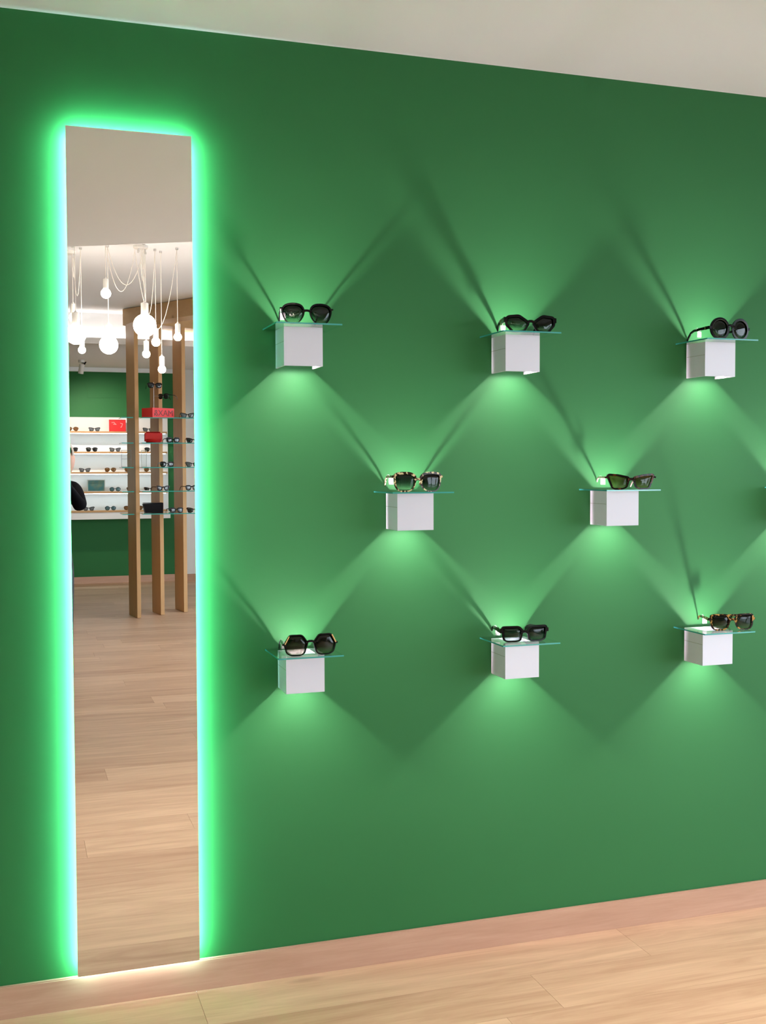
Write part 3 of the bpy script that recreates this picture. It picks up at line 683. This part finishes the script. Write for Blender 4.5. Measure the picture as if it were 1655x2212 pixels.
# red sign
r = thing('sign', 'small red framed sign with pale strokes on the highest lit shelf', 'sign', (1.233, BY - .06, SHZ[0] + .0003))
link('sign_board', boxbm(-.094, .094, -.008, .004, .008, .140), MT['red'], r)
bm = bmesh.new()
for a in ((-.100, -.094, -.012, .007, 0, .146), (.094, .100, -.012, .007, 0, .146), (-.094, .094, -.012, .007, 0, .008), (-.094, .094, -.012, .007, .140, .146)): box(bm, *a)
link('sign_frame', bm, MT['red_leather'], r)
bm = bmesh.new()
for pts in ([(-.070, .108), (-.040, .112), (-.022, .088), (-.012, .086)], [(-.052, .090), (-.022, .088)], [(.035, .104), (.062, .096), (.050, .056), (.036, .054)]):
    for a, b in zip(pts, pts[1:]):
        A, B = Vector((a[0], .0045, a[1])), Vector((b[0], .0045, b[1])); tube(bm, [A, B], .0035, 4)
link('strokes', bm, MT['pink'], r)
# picture
r = thing('picture', 'dark teal landscape picture standing on the fourth lit shelf', 'picture', (.970, BY - .05, SHZ[3] + .0003))
m, nt, b = new_mat('landscape_print'); tc = nt.nodes.new('ShaderNodeTexCoord'); n = nt.nodes.new('ShaderNodeTexNoise'); cr = nt.nodes.new('ShaderNodeValToRGB')
n.inputs['Scale'].default_value = 9; nt.links.new(tc.outputs['Object'], n.inputs[0]); nt.links.new(n.outputs[0], cr.inputs[0]); nt.links.new(cr.outputs[0], b.inputs['Base Color'])
cr.color_ramp.elements[0].color = (.01, .09, .10, 1); cr.color_ramp.elements[1].color = (.10, .13, .07, 1); cr.color_ramp.elements[0].position = .4; cr.color_ramp.elements[1].position = .65
link('print', boxbm(-.096, .096, -.004, .003, .008, .136), m, r)
bm = bmesh.new()
for a in ((-.106, -.096, -.006, .005, 0, .144), (.096, .106, -.006, .005, 0, .144), (-.096, .096, -.006, .005, 0, .008), (-.096, .096, -.006, .005, .136, .144)): box(bm, *a)
link('picture_frame', bm, MT['steel'], r)

# ------------------------------------------------------------------ spotlight under the back ceiling
r = thing('spotlight', 'white cylinder spotlight below the back ceiling in the mirror', 'spotlight', (.765, -10.27, Z_BACK))
bm = bmesh.new(); lathe(bm, [(.035, -.030), (.035, -.0003)], 16); link('mount', bm, MT['white_plastic'], r)
bm = bmesh.new(); tube(bm, [(0, 0, -.028), (.03, 0, -.035), (.05, 0, -.02), (.03, 0, -.055)], .008, 6); link('joint', bm, MT['black_card'], r)
bm = bmesh.new(); tube(bm, [(.006, .012, -.05), (-.010, -.004, -.155)], .030, 14); link('lamp_head', bm, MT['white_plastic'], r)
ld = bpy.data.lights.new('spot_beam', 'SPOT'); ld.energy = 90; ld.color = (1.0, .88, .78); ld.spot_size = math.radians(95); ld.spot_blend = 1.0; ld.shadow_soft_size = .02
lo = bpy.data.objects.new('spot_beam', ld); COL.objects.link(lo); lo.parent = r; lo.location = (-.012, -.006, -.165)
lo.rotation_euler = Vector((.25, -.75, -.66)).to_track_quat('-Z', 'Y').to_euler()

# ------------------------------------------------------------------ pendant bulbs
LY = -4.97
lamps = [  # x, y, z of the bulb centre, bulb radius, hook offset, label
 (0.875, -4.86, 2.400, .078, 'large globe bulb pendant in front of the oak board'),
 (0.418, -4.84, 2.323, .068, 'large globe bulb pendant at the left mirror edge'),
 (0.646, -5.02, 2.278, .064, 'large globe bulb pendant in the middle of the cluster'),
 (0.626, -4.95, 2.619, .034, 'highest small bulb pendant hanging alone near the ceiling'),
 (0.416, -5.10, 2.467, .030, 'small bulb pendant above the left edge globe'),
 (0.475, -5.16, 2.252, .026, 'small bulb pendant just below the left edge globe'),
 (0.921, -5.20, 2.240, .028, 'small bulb pendant below the globe at the oak board'),
 (0.973, -5.06, 2.312, .031, 'small bulb pendant in front of the middle oak board'),
 (1.113, -4.97, 2.342, .028, 'small bulb pendant nearest the right mirror edge'),
 (1.020, -5.12, 2.127, .028, 'lowest small bulb pendant hanging beside the middle oak board')]
roses = [(.865, LY, Z_HIGH), (.40, LY - .35, Z_HIGH)]
rr = random.Random(5)
for i, (x, y, z, rad, lab) in enumerate(lamps):
    r = thing('pendant_lamp', lab, 'pendant lamp', (x, y, Z_HIGH), 0, 'pendant bulbs hanging from the raised ceiling')
    zz = z - Z_HIGH; big = rad > .05
    prof = [(0, -rad)] + [(rad * math.sin(a), -rad * math.cos(a)) for a in [PI * k / 10 for k in range(1, 9)]]
    prof += [(.016 if not big else .022, rad * .97)]
    bm = bmesh.new(); lathe(bm, prof, 18, (0, 0, zz)); link('bulb', bm, MT['bulb'], r, smooth=True)
    sr, sh = (.026, .075) if big else (.019, .062)
    bm = bmesh.new(); lathe(bm, [(sr * .95, 0), (sr, .004), (sr, sh), (sr * .45, sh + .006), (.003, sh + .016)], 14, (0, 0, zz + rad * .97)); link('socket', bm, MT['white_plastic'], r)
    bm = bmesh.new(); lathe(bm, [(.010, -.014), (.010, -.0003)], 10); link('ceiling_hook', bm, MT['steel'], r)
    rs = Vector(roses[0 if x > .55 else 1]); hook = Vector((x, y, Z_HIGH))
    sag = (.15, .20, .25, .30, 0, .30, .20, .44, .55, 0)[i]; n = 14; pts = []
    rp = rs + Vector((rr.uniform(-.04, .04), rr.uniform(-.03, .03), -.03)); hk = hook + Vector((0, 0, -.014))
    if sag and (rp - hk).length > .08:
        for k in range(n + 1):
            t = k / n; p = rp.lerp(hk, t); p.z -= sag * 4 * t * (1 - t); pts.append(p - hook)
    else: pts = [hk - hook]
    top_sock = Vector((0, 0, zz + rad * .97 + sh + .012))
    pts += [Vector((0, 0, -.05)), top_sock]
    bm = bmesh.new(); tube(bm, pts, .0023, 6); link('cord', bm, MT['cord'], r)
for i, p in enumerate(roses):
    r = thing('ceiling_rose', ['white ceiling rose gathering the pendant cords, mirror centre', 'white ceiling rose gathering pendant cords at left mirror edge'][i], 'ceiling rose', p)
    bm = bmesh.new(); lathe(bm, [(.045, -.022), (.050, -.018), (.050, -.0003)], 20); link('rose_cap', bm, MT['white_plastic'], r)
    bm = bmesh.new()
    for a in range(3): lathe(bm, [(.006, -.045), (.006, -.0222)], 8, (.03 * math.cos(a * 2.1), .03 * math.sin(a * 2.1), 0))
    link('cord_grip', bm, MT['steel'], r)

# ------------------------------------------------------------------ person at the left edge of the mirror
def skin_mesh(name, verts, edges, root, sub=2):
    me = bpy.data.meshes.new(name); me.from_pydata([v[:3] for v in verts], edges, [])
    o = bpy.data.objects.new(name, me); COL.objects.link(o)
    md = o.modifiers.new('skin', 'SKIN'); md.use_smooth_shade = True
    for i, v in enumerate(verts):
        sv = me.skin_vertices[0].data[i]; sv.radius = (v[3], v[4]); sv.use_root = (i == root)
    o.modifiers.new('sub', 'SUBSURF').levels = sub
    dg = bpy.context.evaluated_depsgraph_get(); dg.update()
    m2 = bpy.data.meshes.new_from_object(o.evaluated_get(dg)); bpy.data.objects.remove(o)
    return m2
PXp, PYp = 0.235, -5.0
per = thing('person', 'person in a black jacket with raised arm at the left mirror edge', 'person', (PXp, PYp, 0))
# y forward is +y (towards the mirror wall); (x, y, z, rx, ry)
V = []; E_ = []
def v(*a): V.append(a); return len(V) - 1
def e(*ids):
    for a, b in zip(ids, ids[1:]): E_.append((a, b))
pel = v(0, 0, .86, .125, .095); wai = v(.0, 0, 1.00, .115, .085); che = v(.01, 0, 1.16, .135, .095); nec0 = v(.05, .01, 1.325, .085, .06); nec = v(.085, .025, 1.375, .050, .052)
hd1 = v(.098, .04, 1.44, .064, .075); hd2 = v(.096, .035, 1.49, .070, .088); hd3 = v(.093, .03, 1.55, .056, .072)
e(pel, wai, che, nec0, nec, hd1, hd2, hd3)
for s in (1, -1):
    shd = v(.03 + s * .135, .0, 1.312, .058, .058); elb = v((.198 if s > 0 else -.15), .20, 1.165, .050, .048); wri = v(.055 + s * .055, .27, 1.31, .030, .028); plm = v(.055 + s * .045, .285, 1.385, .026, .018)
    e(che, shd, elb, wri, plm)
    hip = v(s * .085, 0, .80, .085, .085); kne = v(s * .095, .015, .46, .058, .06); ank = v(s * .10, -.01, .085, .040, .045); toe = v(s * .115, .13, .035, .042, .03)
    e(pel, hip, kne, ank, toe)
    for k in range(4):
        fx = .055 + s * (.062 - k * .014); L = (.030, .036, .034, .027)[k]
        a = v(fx, .292, 1.412, .0085, .0085); b_ = v(fx - s * .003, .300, 1.412 + L * .7, .0080, .0080); c = v(fx - s * .010, .292, 1.412 + L * 1.1, .0070, .0070)
        e(plm, a, b_, c)
    a = v(.055 + s * .026, .300, 1.385, .0095, .0095); b_ = v(.055 + s * .014, .312, 1.405, .0085, .0085); e(plm, a, b_)
bmsh = skin_mesh('body', V, E_, pel)
bmsh.materials.clear()
for k in ('jacket', 'skin', 'shirt', 'trouser', 'shoe'): bmsh.materials.append(MT[k])
for p in bmsh.polygons:
    c = p.center; mi = 0
    if c.z < .07: mi = 4
    elif c.z < .86: mi = 3
    elif c.y > .22 and c.z > 1.36: mi = 1
    elif c.y < .16 and c.z > 1.385 - .3 * max(0, c.y - .02): mi = 1
    elif c.y < .12 and c.z > 1.352 - .2 * max(0, c.y): mi = 2
    p.material_index = mi; p.use_smooth = True
bo = bpy.data.objects.new('body', bmsh); COL.objects.link(bo); bo.parent = per
hx, hy, hz = .094, .036, 1.49
bm = bmesh.new(); bmesh.ops.create_uvsphere(bm, u_segments=20, v_segments=14, radius=1)
for q in bm.verts:
    q.co = Vector((q.co.x * .074, q.co.y * .097 - .012, q.co.z * .100 + .035))
bmesh.ops.delete(bm, geom=[q for q in bm.verts if q.co.y > .045 + (q.co.z - .06) * -.2 and q.co.z < .075 or q.co.z < -.03], context='VERTS')
ho = link('hair', bm, MT['hair'], per, smooth=True, loc=(hx, hy, hz))
sm = ho.modifiers.new('thickness', 'SOLIDIFY'); sm.thickness = .006; sm.offset = -1
bm = bmesh.new(); tube(bm, [(0, .085, .02), (0, .102, -.012), (0, .088, -.022)], [.006, .013, .008], 8); link('nose', bm, MT['skin'], per, True, (hx, hy, hz))
for s in (1, -1):
    bm = bmesh.new(); bmesh.ops.create_uvsphere(bm, u_segments=10, v_segments=8, radius=.011); link('eye', bm, MT['eye'], per, True, (hx + s * .030, hy + .074, hz + .016))
    bm = bmesh.new(); bmesh.ops.create_uvsphere(bm, u_segments=10, v_segments=8, radius=1)
    for q in bm.verts: q.co = Vector((q.co.x * .007, q.co.y * .017, q.co.z * .028))
    link('ear', bm, MT['skin'], per, True, (hx + s * .072, hy - .004, hz))
bm = bmesh.new(); tube(bm, [(-.022, .072, -.046), (0, .083, -.045), (.022, .072, -.046)], [.002, .005, .002], 6); link('mouth', bm, MT['lip'], per, True, (hx, hy, hz))
print('planks', npl, 'objects', len(bpy.data.objects))
